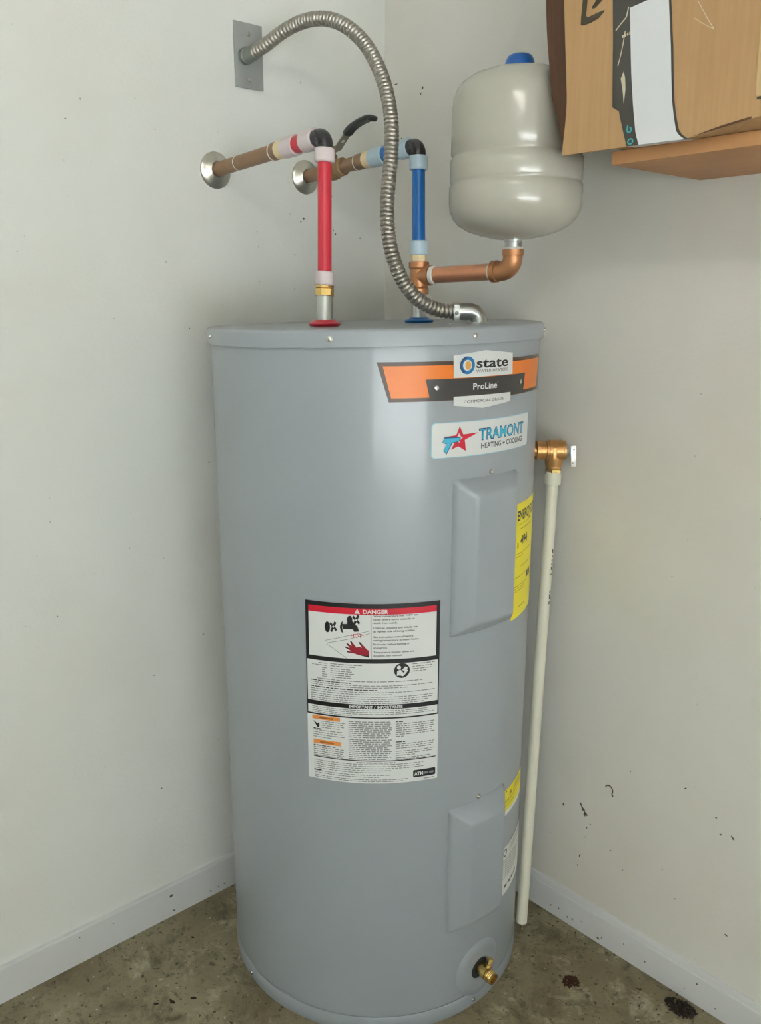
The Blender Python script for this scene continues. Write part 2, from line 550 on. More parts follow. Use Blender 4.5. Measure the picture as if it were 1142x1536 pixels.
screw(cv2, cyl(-3.5, 0.4335), rad(-3.5))

# ---- printed labels wrapped on the jacket ------------------------------------------------
def U(deg): return R(deg)*RB
def flat_bm(polys):
    bm = bmesh.new()
    for pts in polys:
        vv = [bm.verts.new((p[0], p[1], 0)) for p in pts]
        bm.faces.new(vv)
    return bm
def text_bm(items):
    """items: (string, u, z, cap height, width or None, bold, align)"""
    bm = bmesh.new()
    for body, u, z, h, width, bold, align in items:
        cu = bpy.data.curves.new('t', 'FONT')
        cu.body = body
        cu.size = 1.0
        cu.resolution_u = 3
        cu.offset = bold
        ob = bpy.data.objects.new('t', cu)
        me = bpy.data.meshes.new_from_object(ob)
        xs = [v.co.x for v in me.vertices]
        ys = [v.co.y for v in me.vertices]
        if xs:
            x0, x1 = min(xs), max(xs)
            y0 = 0.0
            capm = 0.729
            sy = h/capm
            sx = (width/(x1-x0)) if width else sy
            ww = (x1-x0)*sx
            sh = {'L': 0, 'C': -ww/2, 'R': -ww}[align]
            for v in me.vertices:
                v.co.x = u+sh+(v.co.x-x0)*sx
                v.co.y = z+(v.co.y-y0)*sy
                v.co.z = 0
            bm.from_mesh(me)
        bpy.data.meshes.remove(me)
        bpy.data.objects.remove(ob)
        bpy.data.curves.remove(cu)
    return bm
def wrap(bm, off, name, material, parent, label=None, kind=None, step=0.006):
    """slice the flat print every few millimetres, then lay it round the tank at u/RB"""
    us = [v.co.x for v in bm.verts]
    lo, hi = min(us), max(us)
    k = math.floor(lo/step)+1
    while k*step < hi:
        bmesh.ops.bisect_plane(bm, geom=bm.verts[:]+bm.edges[:]+bm.faces[:], plane_co=(k*step,0,0), plane_no=(1,0,0))
        k += 1
    org = world_loc(parent)
    for v in bm.verts:
        a, z = v.co.x/RB, v.co.y+ZOFF
        v.co = Vector((HX+(RB+off)*math.cos(a), HY+(RB+off)*math.sin(a), z)) - org
    bm.normal_update()
    for f in bm.faces:
        c = f.calc_center_median()+org
        if f.normal.dot(Vector((c.x-HX, c.y-HY, 0))) < 0: f.normal_flip()
    me = bpy.data.meshes.new(name)
    bm.to_mesh(me)
    bm.free()
    me.polygons.foreach_set('use_smooth', [True]*len(me.polygons))
    me.materials.append(MATS[material])
    o = bpy.data.objects.new(name, me)
    COL.objects.link(o)
    o.parent = parent
    return tag(o, label, None, None, kind)
def ell(cx, cy, rx, ry, n=28):
    return [(cx+rx*math.cos(2*math.pi*k/n), cy+ry*math.sin(2*math.pi*k/n)) for k in range(n)]
def ringpoly(cx, cy, rx, ry, t, n=28):
    o_, i_ = ell(cx,cy,rx,ry,n), ell(cx,cy,rx-t,ry-t,n)
    return [(o_[k],o_[(k+1)%n],i_[(k+1)%n],i_[k]) for k in range(n)]
def rect(u0, z0, u1, z1): return [(u0,z0),(u1,z0),(u1,z1),(u0,z1)]
def rrect(u0, z0, u1, z1, r, n=5):
    pts = []
    for cx, cy, s in ((u1-r,z0+r,-90),(u1-r,z1-r,0),(u0+r,z1-r,90),(u0+r,z0+r,180)):
        for k in range(n+1):
            t = R(s+90*k/n)
            pts.append((cx+r*math.cos(t), cy+r*math.sin(t)))
    return pts
def stroke(pts, wd):
    out = []
    for (x0,y0),(x1,y1) in zip(pts, pts[1:]):
        L = math.hypot(x1-x0, y1-y0)
        nx, ny = -(y1-y0)/L*wd/2, (x1-x0)/L*wd/2
        out.append([(x0+nx,y0+ny),(x0-nx,y0-ny),(x1-nx,y1-ny),(x1+nx,y1+ny)])
    return out
def dg(pts): return [(U(a), z) for a, z in pts]

# maker's badge
ZOFF = -0.0040
badge = wrap(flat_bm([dg([(-41.4,1.1853),(33.5,1.1853),(29.6,1.1268),(-37.8,1.1268)])]), 0.0006, 'maker_label', 'ink_frame', heater, label='orange and black maker label with white badge')
wrap(flat_bm([dg([(-39.6,1.1795),(31.0,1.1795),(27.6,1.1325),(-37.1,1.1325)])]), 0.0009, 'orange_field', 'ink_orange', badge)
wrap(flat_bm([dg([(-26.8,1.1592),(14.9,1.1592),(13.7,1.1285),(-25.4,1.1285)])]), 0.0013, 'dark_band', 'ink_band', badge)
wrap(flat_bm([dg([(-17.95,1.1601),(6.5,1.1601),(6.14,1.1930),(-6.5,1.1994),(-18.1,1.1930)]),
              dg([(-17.8,1.1188),(-7.0,1.1122),(5.8,1.1180),(5.65,1.1322),(-17.82,1.1322)])]), 0.0016, 'badge_field', 'label_white', badge)
wrap(flat_bm(ringpoly(U(-13.2),1.1780,0.0133,0.0133,0.0052)), 0.0019, 'ring_emblem', 'ink_blue', badge)
wrap(flat_bm([[(U(-13.2)+r*math.cos(t), 1.1780+r*math.sin(t)) for r, t in
               [(0.0137, R(100+12*k)) for k in range(13)]+[(0.0100, R(244-12*k)) for k in range(13)]]]), 0.0021, 'emblem_shade', 'ink_navy', badge)
wrap(flat_bm([ell(U(-13.0),1.1778,0.0052,0.0066)]), 0.0021, 'emblem_core', 'ink_gold', badge)
wrap(text_bm([('state', U(-10.0), 1.1736, 0.0150, U(13.8), 0.02, 'L')]), 0.0019, 'lettering', 'ink_black', badge)
wrap(text_bm([('WATER HEATERS', U(-10.0), 1.1664, 0.0046, U(13.7), 0.0, 'L')]), 0.0019, 'lettering', 'ink_darkgrey', badge)
wrap(text_bm([('ProLine', U(-11.0), 1.1412, 0.0100, U(9.8), 0.018, 'L')]), 0.0019, 'lettering', 'label_white', badge)
wrap(flat_bm(ringpoly(U(-0.9),1.1502,0.0009,0.0009,0.0003,10)), 0.0019, 'lettering', 'label_white', badge)
wrap(text_bm([('COMMERCIAL GRADE', U(-14.3), 1.1217, 0.0042, U(16.4), 0.0, 'L')]), 0.0019, 'lettering', 'ink_black', badge)
for a in (-23.4, 11.7):
    MB().lathe(cyl(a,1.1422,0.0012), rad(a), [(0.0042,0),(0.0042,0.0008),(0.0030,0.0018),(0,0.0020)], 16, close=False).build('rivet', 'steel_screw', badge)

# dealer sticker
deal = wrap(flat_bm([rrect(U(-24.85),1.0395,U(19.2),1.0940,0.006)]), 0.0007, 'dealer_sticker', 'ink_palecyan', heater, label='white rounded dealer sticker with star logo')
wrap(flat_bm([rrect(U(-24.5),1.0405,U(18.9),1.0930,0.0055)]), 0.0010, 'sticker_field', 'label_white', deal)
star_o = [(-15.4,1.0873),(-14.1,1.0742),(-8.6,1.0752),(-13.5,1.0655),(-13.0,1.0480),(-15.8,1.0565),(-18.3,1.0520),(-17.0,1.0635),(-20.6,1.0720),(-16.6,1.0738)]
wrap(flat_bm([dg(star_o)]), 0.0013, 'star_logo', 'ink_red', deal)
def shrink(pts, c, k): return [(c[0]+(a-c[0])*k, c[1]+(b-c[1])*k) for a, b in pts]
wrap(flat_bm([dg([(-15.6,1.0770),(-15.0,1.0716),(-14.2,1.0700),(-15.2,1.0660),(-15.3,1.0620),(-16.2,1.0640),(-17.0,1.0625),(-16.4,1.0665),(-17.2,1.0700),(-16.2,1.0716)])]), 0.0015, 'star_hollow', 'label_white', deal)
wrap(flat_bm([dg([(-20.5,1.0722),(-15.0,1.0708),(-15.3,1.0640),(-17.9,1.0622),(-19.8,1.0452),(-20.9,1.0520),(-19.7,1.0612),(-21.3,1.0635)])]), 0.0016, 'letter_shadow', 'ink_navy', deal)
wrap(flat_bm([dg([(-20.6,1.0700),(-15.4,1.0694),(-15.6,1.0648),(-18.2,1.0630),(-19.9,1.0470),(-20.8,1.0525),(-19.7,1.0622),(-21.1,1.0640)])]), 0.0018, 'letter_mark', 'ink_cyan', deal)
wrap(text_bm([('TRAMONT', U(-8.2), 1.0628, 0.0185, U(23.2), 0.035, 'L')]), 0.0013, 'lettering', 'ink_navy', deal)
wrap(text_bm([('TRAMONT', U(-7.9), 1.0637, 0.0168, U(22.6), 0.004, 'L')]), 0.0016, 'lettering', 'ink_cyan', deal)
wrap(text_bm([('HEATING + COOLING', U(-7.2), 1.0495, 0.0085, U(21.4), 0.03, 'L')]), 0.0013, 'lettering', 'ink_darkgrey', deal)

ZOFF = -0.0028
# danger label, drawn on a sheet of 1030 x 1358 units
DU0, DU1, DZ0, DZ1 = U(-64.6), U(-20.9), 0.4985, 0.8115
def X(x): return DU0+(DU1-DU0)*(x-50)/1030.0
def Z(y): return DZ1-(DZ1-DZ0)*(y-62)/1358.0
def PX(pts): return [(X(a), Z(b)) for a, b in pts]
def RX(x0, y0, x1, y1): return rect(X(x0), Z(y1), X(x1), Z(y0))
ux, uz = (DU1-DU0)/1030.0, (DZ1-DZ0)/1358.0
dl = wrap(flat_bm([RX(50,62,1080,1420)]), 0.0006, 'danger_label', 'label_white', heater, label='tall white danger label with red heading and pictogram')
blk = [RX(50,62,1080,95),RX(50,95,76,470),RX(1052,95,1080,470),RX(50,465,1080,497),RX(50,497,58,908),RX(1071,497,1080,908),
       RX(50,806,1080,840),RX(50,903,1080,914),RX(98,1238,1062,1246),RX(552,140,557,466)]
wrap(flat_bm(blk), 0.0009, 'black_frame', 'ink_black', dl)
wrap(flat_bm([RX(76,95,1052,140)]), 0.0009, 'red_heading', 'ink_red', dl)
wrap(text_bm([('DANGER', X(494), Z(132), 29*uz, 190*ux, 0.03, 'L')]), 0.0012, 'lettering', 'label_white', dl)
wrap(flat_bm([PX([(432,133),(474,133),(453,98)])]), 0.0012, 'warning_triangle', 'label_white', dl)
wrap(flat_bm([PX([(450,108),(456,108),(455,122),(451,122)]), PX([(450.5,125),(455.5,125),(455.5,129),(450.5,129)])]), 0.0014, 'exclamation_mark', 'ink_red', dl)
pic = [[(X(a),Z(b)) for a,b in ell(226,243,21,40)],
       PX([(322,236),(330,205),(345,190),(340,236),(345,280),(330,268)]),
       PX([(340,213),(430,208),(455,225),(466,262),(430,266),(418,246),(345,250)]),
       [(X(a),Z(b)) for a,b in ell(397,180,20,30)],
       PX([(378,195),(425,190),(425,212),(378,214)])]
for cx, cy in ((272,238),(445,180)):
    for k in range(4):
        t = R(35+90*k)
        c_, s_ = math.cos(t), math.sin(t)
        pic.append(PX([(cx+6*c_-9*s_, cy+8*s_+9*c_),(cx+6*c_+9*s_, cy+8*s_-9*c_),(cx+30*c_+9*s_, cy+44*s_-9*c_),(cx+30*c_-9*s_, cy+44*s_+9*c_)]))
wrap(flat_bm(pic), 0.0009, 'tap_pictogram', 'ink_black', dl)
wrap(flat_bm(sum((stroke(PX(q),0.0006) for q in ([(205,345),(370,300),(540,258)],[(220,362),(400,318),(545,275)],[(220,370),(290,410),(370,462)])), [])), 0.0009, 'basin_lines', 'ink_darkgrey', dl)
wrap(text_bm([('HOT', X(405), Z(308), 30*uz, 82*ux, 0.0, 'L')]), 0.0009, 'lettering', 'ink_red', dl)
hand = [PX([(415,395),(465,372),(540,400),(540,452),(430,425),(408,412)]),
        PX([(418,400),(398,334),(408,334),(446,380)]), PX([(410,404),(370,356),(380,352),(436,388)]),
        PX([(410,410),(356,382),(362,376),(430,396)]), PX([(430,425),(372,418),(374,410),(430,410)]), PX([(490,385),(462,342),(472,338),(530,398)])]
wrap(flat_bm(hand), 0.0009, 'hand_pictogram', 'ink_darkred', dl)
wrap(flat_bm([PX([(398,334),(408,334),(416,350),(406,352)]), PX([(370,356),(380,352),(400,366),(388,372)]), PX([(356,382),(362,376),(388,386),(380,392)]),
              PX([(372,418),(374,410),(396,411),(392,420)]), PX([(462,342),(472,338),(484,354),(474,360)]), PX([(520,440),(540,430),(540,452),(430,427)])]), 0.0011, 'finger_shading', 'ink_black', dl)
txt = [(148,'Water temperature over 125\u00b0F can',330),(173,'cause severe burns instantly or',310),(198,'death from scalds.',180),
       (234,'Children, disabled and elderly are',330),(259,'at highest risk of being scalded.',312),
       (300,'See instruction manual before',298),(324,'setting temperature at water heater.',345),
       (354,'Feel water before bathing or',272),(379,'showering.',105),
       (412,'Temperature limiting valves are',305),(437,'available, see manual.',215)]
wrap(text_bm([(s, X(572), Z(y+7), 13.5*uz, wd*ux, 0.012, 'L') for y, s, wd in txt]), 0.0009, 'lettering', 'ink_black', dl)
# fine print: rows of word-length dashes, too small to be read in the photograph
def rows(x0, x1, ys, h=6.5, last=0.6, rag=0.08, jitter=0):
    out = []
    for i, y in enumerate(ys):
        x = x0
        end = x1-(x1-x0)*random.uniform(0, rag)
        if i == len(ys)-1: end = x0+(x1-x0)*last
        while x < end-8:
            wd = min(random.uniform(14, 52), end-x)
            out.append(RX(x, y, x+wd, y+h))
            x += wd+random.uniform(6, 9)
    return out
fp = []
fp += rows(150,215,[512],6,1.0)+rows(98,215,[528],6,1.0)
for y in (546,562,578,594,610): fp += rows(178,215,[y],6,1.0)
for i, y in enumerate((510,526,546,562,578,594,610)): fp += rows(245,(485,440,400,410,425,400,410)[i],[y],6,1.0)
for i, y in enumerate((506,525,543,560)): fp += rows(868,(1045,1022,1015,990)[i],[y],6,1.0)
fp += rows(140,950,[630],6,1.0)
fp += rows(86,1050,[662,677],5.5,0.78)+rows(86,1050,[712,728],5.5,0.65)+rows(86,1055,[746,762,778,793],5.5,0.9)
fp += rows(92,1050,[850,864,878,891],5,0.33)
fp += rows(160,350,[958,974,990,1006],6,0.8)+rows(98,352,[1030,1048,1066,1084],6,0.6)
fp += rows(98,352,[1166,1182,1198,1214,1228],6,1.0)
fp += rows(380,715,list(range(936,1060,15)),7,0.9)+rows(380,715,list(range(1075,1232,15)),7,0.9)
fp += rows(742,1050,list(range(954,1066,16)),6.5,0.2)+rows(742,1055,[1110,1126,1142],6,0.9)+rows(742,1050,[1166,1182,1198],6,0.5)+rows(742,1040,[1218,1230],6,0.8)
fp += rows(100,1010,[1268,1284,1300],5.5,0.95)+rows(100,720,[1316,1332],5.5,0.85)+rows(104,740,[1352,1368],5.5,0.8)+rows(104,880,[1388,1402],5.5,0.9)+rows(965,1050,[1402],6,1.0)
wrap(flat_bm(fp), 0.0009, 'fine_print', 'ink_grey', dl, kind='stuff')
fb = rows(86,400,[646],7,1.0)+rows(86,600,[694],7,1.0)+rows(440,740,[1254],7,1.0)+rows(98,180,[1020],7,1.0)+rows(742,810,[936],7,1.0)+rows(742,815,[1092],8,1.0)+rows(98,290,[1150],7,1.0)+rows(100,170,[1344],8,1.0)
wrap(flat_bm(fb), 0.0010, 'fine_print', 'ink_black', dl, kind='stuff')
wrap(text_bm([('IMPORTANT / IMPORTANTE', X(388), Z(834), 21*uz, 405*ux, 0.03, 'L')]), 0.0012, 'lettering', 'label_white', dl)
wrap(flat_bm([[(X(a),Z(b)) for a,b in ell(787,553,60,56)]]), 0.0009, 'manual_symbol', 'ink_black', dl)
wrap(flat_bm([[(X(a),Z(b)) for a,b in ell(764,530,15,15)], PX([(748,590),(750,556),(775,545),(800,572),(815,545),(835,552),(812,580),(795,596),(772,588)]), PX([(786,548),(812,524),(832,534),(812,560)])]), 0.0012, 'symbol_figure', 'label_white', dl)
for q in (RX(92,920,315,950), RX(98,1108,320,1140)): wrap(flat_bm([q]), 0.0009, 'orange_heading', 'ink_warn', dl)
for q in (RX(150,930,262,941), RX(152,1118,265,1131)): wrap(flat_bm([q]), 0.0011, 'heading_print', 'ink_brown', dl)
wrap(flat_bm([PX([(98,962),(135,985),(140,975),(150,985),(148,1010),(132,1014),(120,995)])]), 0.0009, 'small_pictogram', 'ink_black', dl)
wrap(flat_bm([rrect(X(880),Z(1388),X(1062),Z(1330),0.0022)]), 0.0009, 'black_tag', 'ink_black', dl)
wrap(text_bm([('ATM', X(890), Z(1373), 28*uz, 70*ux, 0.03, 'L')]), 0.0012, 'lettering', 'label_white', dl)
wrap(flat_bm([RX(964,1352,1004,1369),RX(1010,1352,1046,1369)]), 0.0012, 'tag_print', 'ink_grey', dl)

# yellow energy label
ZOFF = -0.0040
en = wrap(flat_bm([rect(U(11.7),0.7390,U(38.5),0.9430)]), 0.0006, 'energy_label', 'label_yellow', heater, label='narrow yellow energy label at the right edge')
wrap(text_bm([('ENERGYGUIDE', U(14.0), 0.9130, 0.0175, U(22.0), 0.025, 'L')]), 0.0009, 'lettering', 'ink_black', en)
wrap(text_bm([('$', U(14.3), 0.8660, 0.0085, None, 0.03, 'L'), ('494', U(17.0), 0.8690, 0.0150, U(7.0), 0.035, 'L')]), 0.0009, 'lettering', 'ink_black', en)
eb = []
for (a0, a1, z, h) in ((16.5,30,0.8965,0.0012),(13.5,36,0.8535,0.0011),(13.5,20,0.8485,0.0009),(18,28,0.829,0.0010),(13,36,0.812,0.0011),(13,24,0.796,0.0011),(13,23,0.7915,0.0010),(13,22,0.787,0.0010),(14,30,0.905,0.0008),(17,24,0.756,0.0014),(25,27,0.907,0.004)):
    eb.append(rect(U(a0), z, U(a1), z+h))
wrap(flat_bm(eb), 0.0009, 'fine_print', 'ink_olive', en, kind='stuff')
wrap(flat_bm([rect(U(25),0.8000,U(27.4),0.8110), rect(U(28.0),0.8000,U(30.4),0.8110)]), 0.0009, 'dark_print', 'ink_black', en)

# small yellow sticker and data plate beside the lower cover
ZOFF = -0.0050
ye = wrap(flat_bm([rect(U(11.0),0.3600,U(31.5),0.4130)]), 0.0006, 'caution_sticker', 'label_white', heater, label='small yellow caution sticker with white lower strip')
wrap(flat_bm([rect(U(11.0),0.3690,U(31.5),0.4130)]), 0.0009, 'yellow_field', 'label_yellow', ye)
wrap(flat_bm([[(U(12.6),0.4080),(U(14.4),0.4080),(U(13.5),0.4125)], [(U(16.0),0.3960),(U(18.4),0.3960),(U(17.6),0.4050),(U(16.4),0.4030)]]+[rect(U(a),z,U(b),z+0.0012) for a,b,z in ((20,29,0.405),(20,28,0.4015),(20,29,0.398),(12.5,22,0.390),(12.5,20,0.3865),(20,30,0.392),(12.5,22,0.3795))]), 0.0012, 'fine_print', 'ink_olive', ye, kind='stuff')
ZOFF = -0.0015
wh = wrap(flat_bm([rect(U(11.2),0.1860,U(37.0),0.2880)]), 0.0006, 'rating_plate', 'label_cream', heater, label='white rating label near the base')
wrap(flat_bm(ringpoly(U(14.6),0.2760,0.0075,0.0085,0.0030)), 0.0009, 'emblem', 'ink_darkgrey', wh)
wrap(flat_bm([rect(U(a),z,U(b),z+0.0012) for a,b,z in [(18,34,0.281),(18,33,0.276),(18,30,0.271)]+[(12.8,random.uniform(24,35),0.260-0.0048*k) for k in range(9)]]), 0.0009, 'fine_print', 'ink_grey', wh, kind='stuff')
wrap(flat_bm([rect(U(a),0.1990,U(a+2.6),0.2055) for a in (14.5,18,21.5,25)]), 0.0009, 'dark_print', 'ink_darkgrey', wh)

# drain valve
DA, DZc = -0.6, 0.0755
drain = MB()
def dome(i, j):
    rho = 0.0205+(0.056-0.0205)*j
    t = 2*math.pi*i
    h = 0.0045*(1-max(0,(j-0.55)/0.45)**2)+0.0006
    if j > 0.99: h = 0.0004
    if j < 0.01: h = 0.0030
    return cyl(DA+math.degrees(rho*math.cos(t)/RB), DZc+rho*math.sin(t), h)
drain.grid(dome, 48, 16)
esc = drain.build('drain_escutcheon', 'grey_enamel', heater, ang=50)
hole = MB().grid(lambda i, j: cyl(DA+math.degrees(0.0215*j*math.cos(2*math.pi*i)/RB), DZc+0.0215*j*math.sin(2*math.pi*i), 0.0010), 32, 3)
hole.build('opening', 'grey_enamel_dark_gap', esc)
dv = heater
valve_d = MB()
p0 = cyl(DA, DZc, 0.002)
out = (rad(DA)+Vector((0,0,-0.10))).normalized()
valve_d.lathe(p0, out, [(0.0100,0),(0.0100,0.010),(0.0118,0.011),(0.0118,0.019),(0.0095,0.020),(0.0095,0.023),(0.0118,0.0245),(0.0108,0.026),(0.0118,0.0275),(0.0108,0.029),(0.0118,0.0305),(0.0108,0.032),(0.0112,0.035),(0.0080,0.035),(0.0075,0.028),(0,0.028)], 24, close=False)
dvo = valve_d.build('drain_valve', 'brass', heater, label='brass drain valve')
nub = p0+out*0.015
sd = Vector((0.05,0.45,0.9)).normalized()
MB().lathe(nub+sd*0.008, sd, [(0.0072,0),(0.0072,0.008),(0.0050,0.009),(0.0050,0.014),(0.0066,0.0145),(0.0066,0.019),(0,0.019)], 6, close=False).build('valve_stem', 'brass', dvo, smooth=False)

# ------------------------------------------------------------------ wall flange helper
def flange(parent, y, z, r=0.0325):
    return MB().lathe((0,y,z), (1,0,0), [(r,0.0002),(r,0.002),(r-0.0015,0.004),(r-0.006,0.0055),(r-0.010,0.0085),(0.019,0.0100),(0.0155,0.0125),(0.0135,0.0125)], 40, close=False).build('wall_flange', 'chrome_worn', parent)

def segs(parent, p, q, parts, n=28):
    """rings and pipes along p->q; parts: name, material, t0, t1 in metres from p, radius, bevel"""
    p, q = Vector(p), Vector(q)
    d = (q-p).normalized()
    out_ = []
    for name, material, a, b, r, bev in parts:
        out_.append(MB().rod(p+d*a, p+d*b, r, n, bev=bev).build(name, material, parent))
    return out_
def elbow(p, q, z_end, r, bend=0.014, n=8):
    """from p along the pipe to corner q, then straight down to z_end"""
    p, q = Vector(p), Vector(q)
    d = (q-p).normalized()
    e = Vector((0,0,-1))
    pts = [p]
    c = q - d*bend + e*bend
    for k in range(n+1):
        t = math.pi/2*k/n
        pts.append(c + d*(bend*math.sin(t)) - e*(bend*math.cos(t)))
    pts.append(Vector((q.x, q.y, z_end)))
    return MB().tube(pts, r, 24)
def washer(parent, x, y, material, r=0.027):
    return MB().lathe((x,y,HT), (0,0,1), [(r-0.004,0.0),(r,0.004),(r-0.001,0.0055),(r*0.72,0.0075),(0.016,0.0100),(0.0125,0.0100)], 36, close=False).build('dielectric_washer', material, parent)

# ------------------------------------------------------------------ hot water pipe
HPY = -0.4285
hot = thing('hot_water_pipe', (0, HPY, 1.505), 'hot water line with red riser and pink sleeves running from the wall to the heater', 'pipe')
flange(hot, HPY, 1.505)
A, B = Vector((0.0, HPY, 1.505)), Vector((0.3285, -0.431, 1.5205))
segs(hot, A, B, [('copper_pipe','old_copper',0.003,0.186,0.0125,0), ('joint_ring','white_tape',0.078,0.081,0.0128,0.0006),
    ('copper_collar','old_copper',0.186,0.207,0.0145,0.001), ('joint_ring','white_tape',0.189,0.192,0.0149,0.0006), ('plastic_collar','cream_plastic',0.206,0.226,0.0152,0.001),
    ('pink_sleeve','pink_sleeve',0.224,0.256,0.0168,0.0015), ('red_pipe','red_pex',0.250,0.285,0.0140,0), ('pink_sleeve','pink_sleeve',0.276,0.307,0.0168,0.0015)])
rt_, rb_ = Vector((0.3285,-0.431,1.5205)), Vector((0.3510,-0.4545,1.2335))
ax = (rb_-rt_).normalized()
eo = elbow(A+(B-A)*0.90, rt_, 1.495, 0.0132).build('elbow', 'black_plastic', hot)
MB().tube([rt_+Vector((-0.0125,-0.008,0.006)), rt_+Vector((-0.004,-0.0115,0.0)), rt_+Vector((0.003,-0.011,-0.012))], 0.0042, 8).build('rib', 'black_plastic', eo)
def riser(parent, top, bot, parts):
    top, bot = Vector(top), Vector(bot)
    for name, material, z0, z1, r, bev, n in parts:
        f = lambda z: top+(bot-top)*((top.z-z)/(top.z-bot.z))
        MB().rod(f(z0), f(z1), r, n, bev=bev).build(name, material, parent, smooth=n > 8)
riser(hot, rt_, rb_, [('pink_sleeve','pink_sleeve',1.5015,1.480,0.0160,0.0015,28), ('red_pipe','red_pex',1.485,1.310,0.0112,0,28),
    ('pink_sleeve','pink_sleeve',1.3145,1.2905,0.0150,0.0015,28), ('brass_adapter','brass',1.2945,1.2885,0.0150,0.0006,28), ('brass_hex','brass',1.2885,1.2760,0.0150,0.001,6), ('joint_ring','white_tape',1.2765,1.2725,0.0128,0.0006,24), ('nipple','galvanised',1.2760,1.2330,0.0132,0,28)])
washer(hot, rb_.x, rb_.y, 'red_pex')

# ------------------------------------------------------------------ cold water pipe with tee and branch
CPY = -0.2187
cold = thing('cold_water_pipe', (0, CPY, 1.510), 'cold water line with blue riser, lever shutoff and copper branch under the tank', 'pipe')
flange(cold, CPY, 1.510)
A2, B2 = Vector((0.0, CPY, 1.510)), Vector((0.3270, -0.222, 1.5285))
segs(cold, A2, B2, [('copper_pipe','old_copper',0.003,0.200,0.0122,0), ('copper_collar','old_copper',0.160,0.190,0.0142,0.001), ('joint_ring','white_tape',0.164,0.167,0.0146,0.0006),
    ('plastic_collar','cream_plastic',0.188,0.208,0.0150,0.001), ('blue_sleeve','blue_sleeve',0.206,0.242,0.0166,0.0015), ('blue_pipe','blue_pex',0.236,0.290,0.0140,0), ('blue_sleeve','blue_sleeve',0.284,0.308,0.0166,0.0015)])
dd = (B2-A2).normalized()
vb = MB().lathe(A2+dd*0.060, dd, [(0.0130,0),(0.0165,0.002),(0.0165,0.014),(0.0150,0.016),(0.0195,0.024),(0.0205,0.032),(0.0195,0.040),(0.0150,0.048),(0.0165,0.050),(0.0165,0.062),(0.0130,0.064)], 28).build('valve_body', 'old_brass', cold)
sp = A2+dd*0.092
MB().lathe(sp+Vector((0,0,0.016)), (0,0,1), [(0.008,0),(0.008,0.010),(0.005,0.011),(0.005,0.020),(0.007,0.0205),(0.007,0.025),(0,0.025)], 12, close=False).build('valve_stem', 'old_brass', vb)
la, lb_, lc = Vector((0.086,CPY,1.5475)), Vector((0.104,CPY,1.5505)), Vector((0.141,CPY,1.580))
lev = MB()
for p_, q_ in ((la, lb_), (lb_, lc)):
    t_ = (q_-p_)/2
    nrm = Vector((-t_.z, 0, t_.x)).normalized()
    lev.obox((p_+q_)/2, t_*1.05, Vector((0,0.0085,0)), nrm*0.0013)
lv = lev.build('valve_lever', 'lever_steel', cold, smooth=False)
mid = lb_+(lc-lb_)*0.42
nn = Vector((-(lc-lb_).z,0,(lc-lb_).x)).normalized()
MB().rod(mid-nn*0.0016, mid+nn*0.0018, 0.0036, 14).build('lever_hole', 'white_tape', lv)
gp = spline([(0.131,CPY,1.572),(0.147,CPY,1.582),(0.172,CPY,1.589),(0.198,CPY,1.592),(0.207,CPY,1.588)], 5)
gm = MB()
rr_ = [0.0066]*len(gp)
vsx = []
n_ = 14
for i, p_ in enumerate(gp):
    t_ = (gp[min(i+1,len(gp)-1)]-gp[max(i-1,0)]).normalized()
    nb = Vector((-t_.z,0,t_.x))
    k_ = 0.75 if i in (0, len(gp)-1) else 1.0
    for k in range(n_):
        g = 2*math.pi*k/n_
        vsx.append(p_ + Vector((0,1,0))*(0.0110*k_*math.copysign(abs(math.cos(g))**0.6, math.cos(g))) + nb*(0.0048*k_*math.copysign(abs(math.sin(g))**0.6, math.sin(g))))
fsx = [(i*n_+k, i*n_+(k+1)%n_, (i+1)*n_+(k+1)%n_, (i+1)*n_+k) for i in range(len(gp)-1) for k in range(n_)]
fsx += [tuple(range(n_)), tuple((len(gp)-1)*n_+k for k in range(n_))]
gm.add(vsx, fsx).build('grip', 'black_grip', lv, ang=50)

bt, bb_ = Vector((0.3270,-0.222,1.5285)), Vector((0.3370,-0.226,1.2335))
eo = elbow(A2+(B2-A2)*0.90, bt, 1.505, 0.0132).build('elbow', 'black_plastic', cold)
MB().tube([bt+Vector((-0.0125,-0.008,0.006)), bt+Vector((-0.004,-0.0115,0.0)), bt+Vector((0.003,-0.011,-0.012))], 0.0042, 8).build('rib', 'black_plastic', eo)
riser(cold, bt, bb_, [('blue_sleeve','blue_sleeve',1.5115,1.4880,0.0162,0.0015,28), ('blue_pipe','blue_pex',1.492,1.366,0.0114,0,28),
    ('blue_sleeve','blue_sleeve',1.3710,1.3460,0.0156,0.0015,28), ('hex_adapter','cream_plastic',1.3470,1.3360,0.0150,0.001,8), ('thread_tape','white_tape',1.3375,1.3325,0.0135,0.0005,28),
    ('nipple','galvanised',1.2860,1.2330,0.0132,0,28)])
washer(cold, bb_.x, bb_.y, 'blue_pex')
tx, ty, tz = 0.3340, -0.2247, 1.3105
tee = MB()
tee.lathe((tx,ty,1.2790), (0,0,1), [(0.0150,0),(0.0180,0.0005),(0.0180,0.010),(0.0158,0.013),(0.0158,0.043),(0.0180,0.046),(0.0180,0.0555),(0.0150,0.056)], 32)
TX = Vector((0.517, -0.190, 0))
bd = (Vector((TX.x, TX.y, 1.3155))-Vector((tx,ty,tz))).normalized()
tee.lathe((tx,ty,tz), bd, [(0.0150,0),(0.0150,0.016),(0.0175,0.018),(0.0175,0.026),(0.0140,0.026)], 28, close=False)
tee_o = tee.build('tee', 'bronze', cold, label='bronze tee')
L = (Vector((TX.x,TX.y,1.3155))-Vector((tx,ty,tz))).length
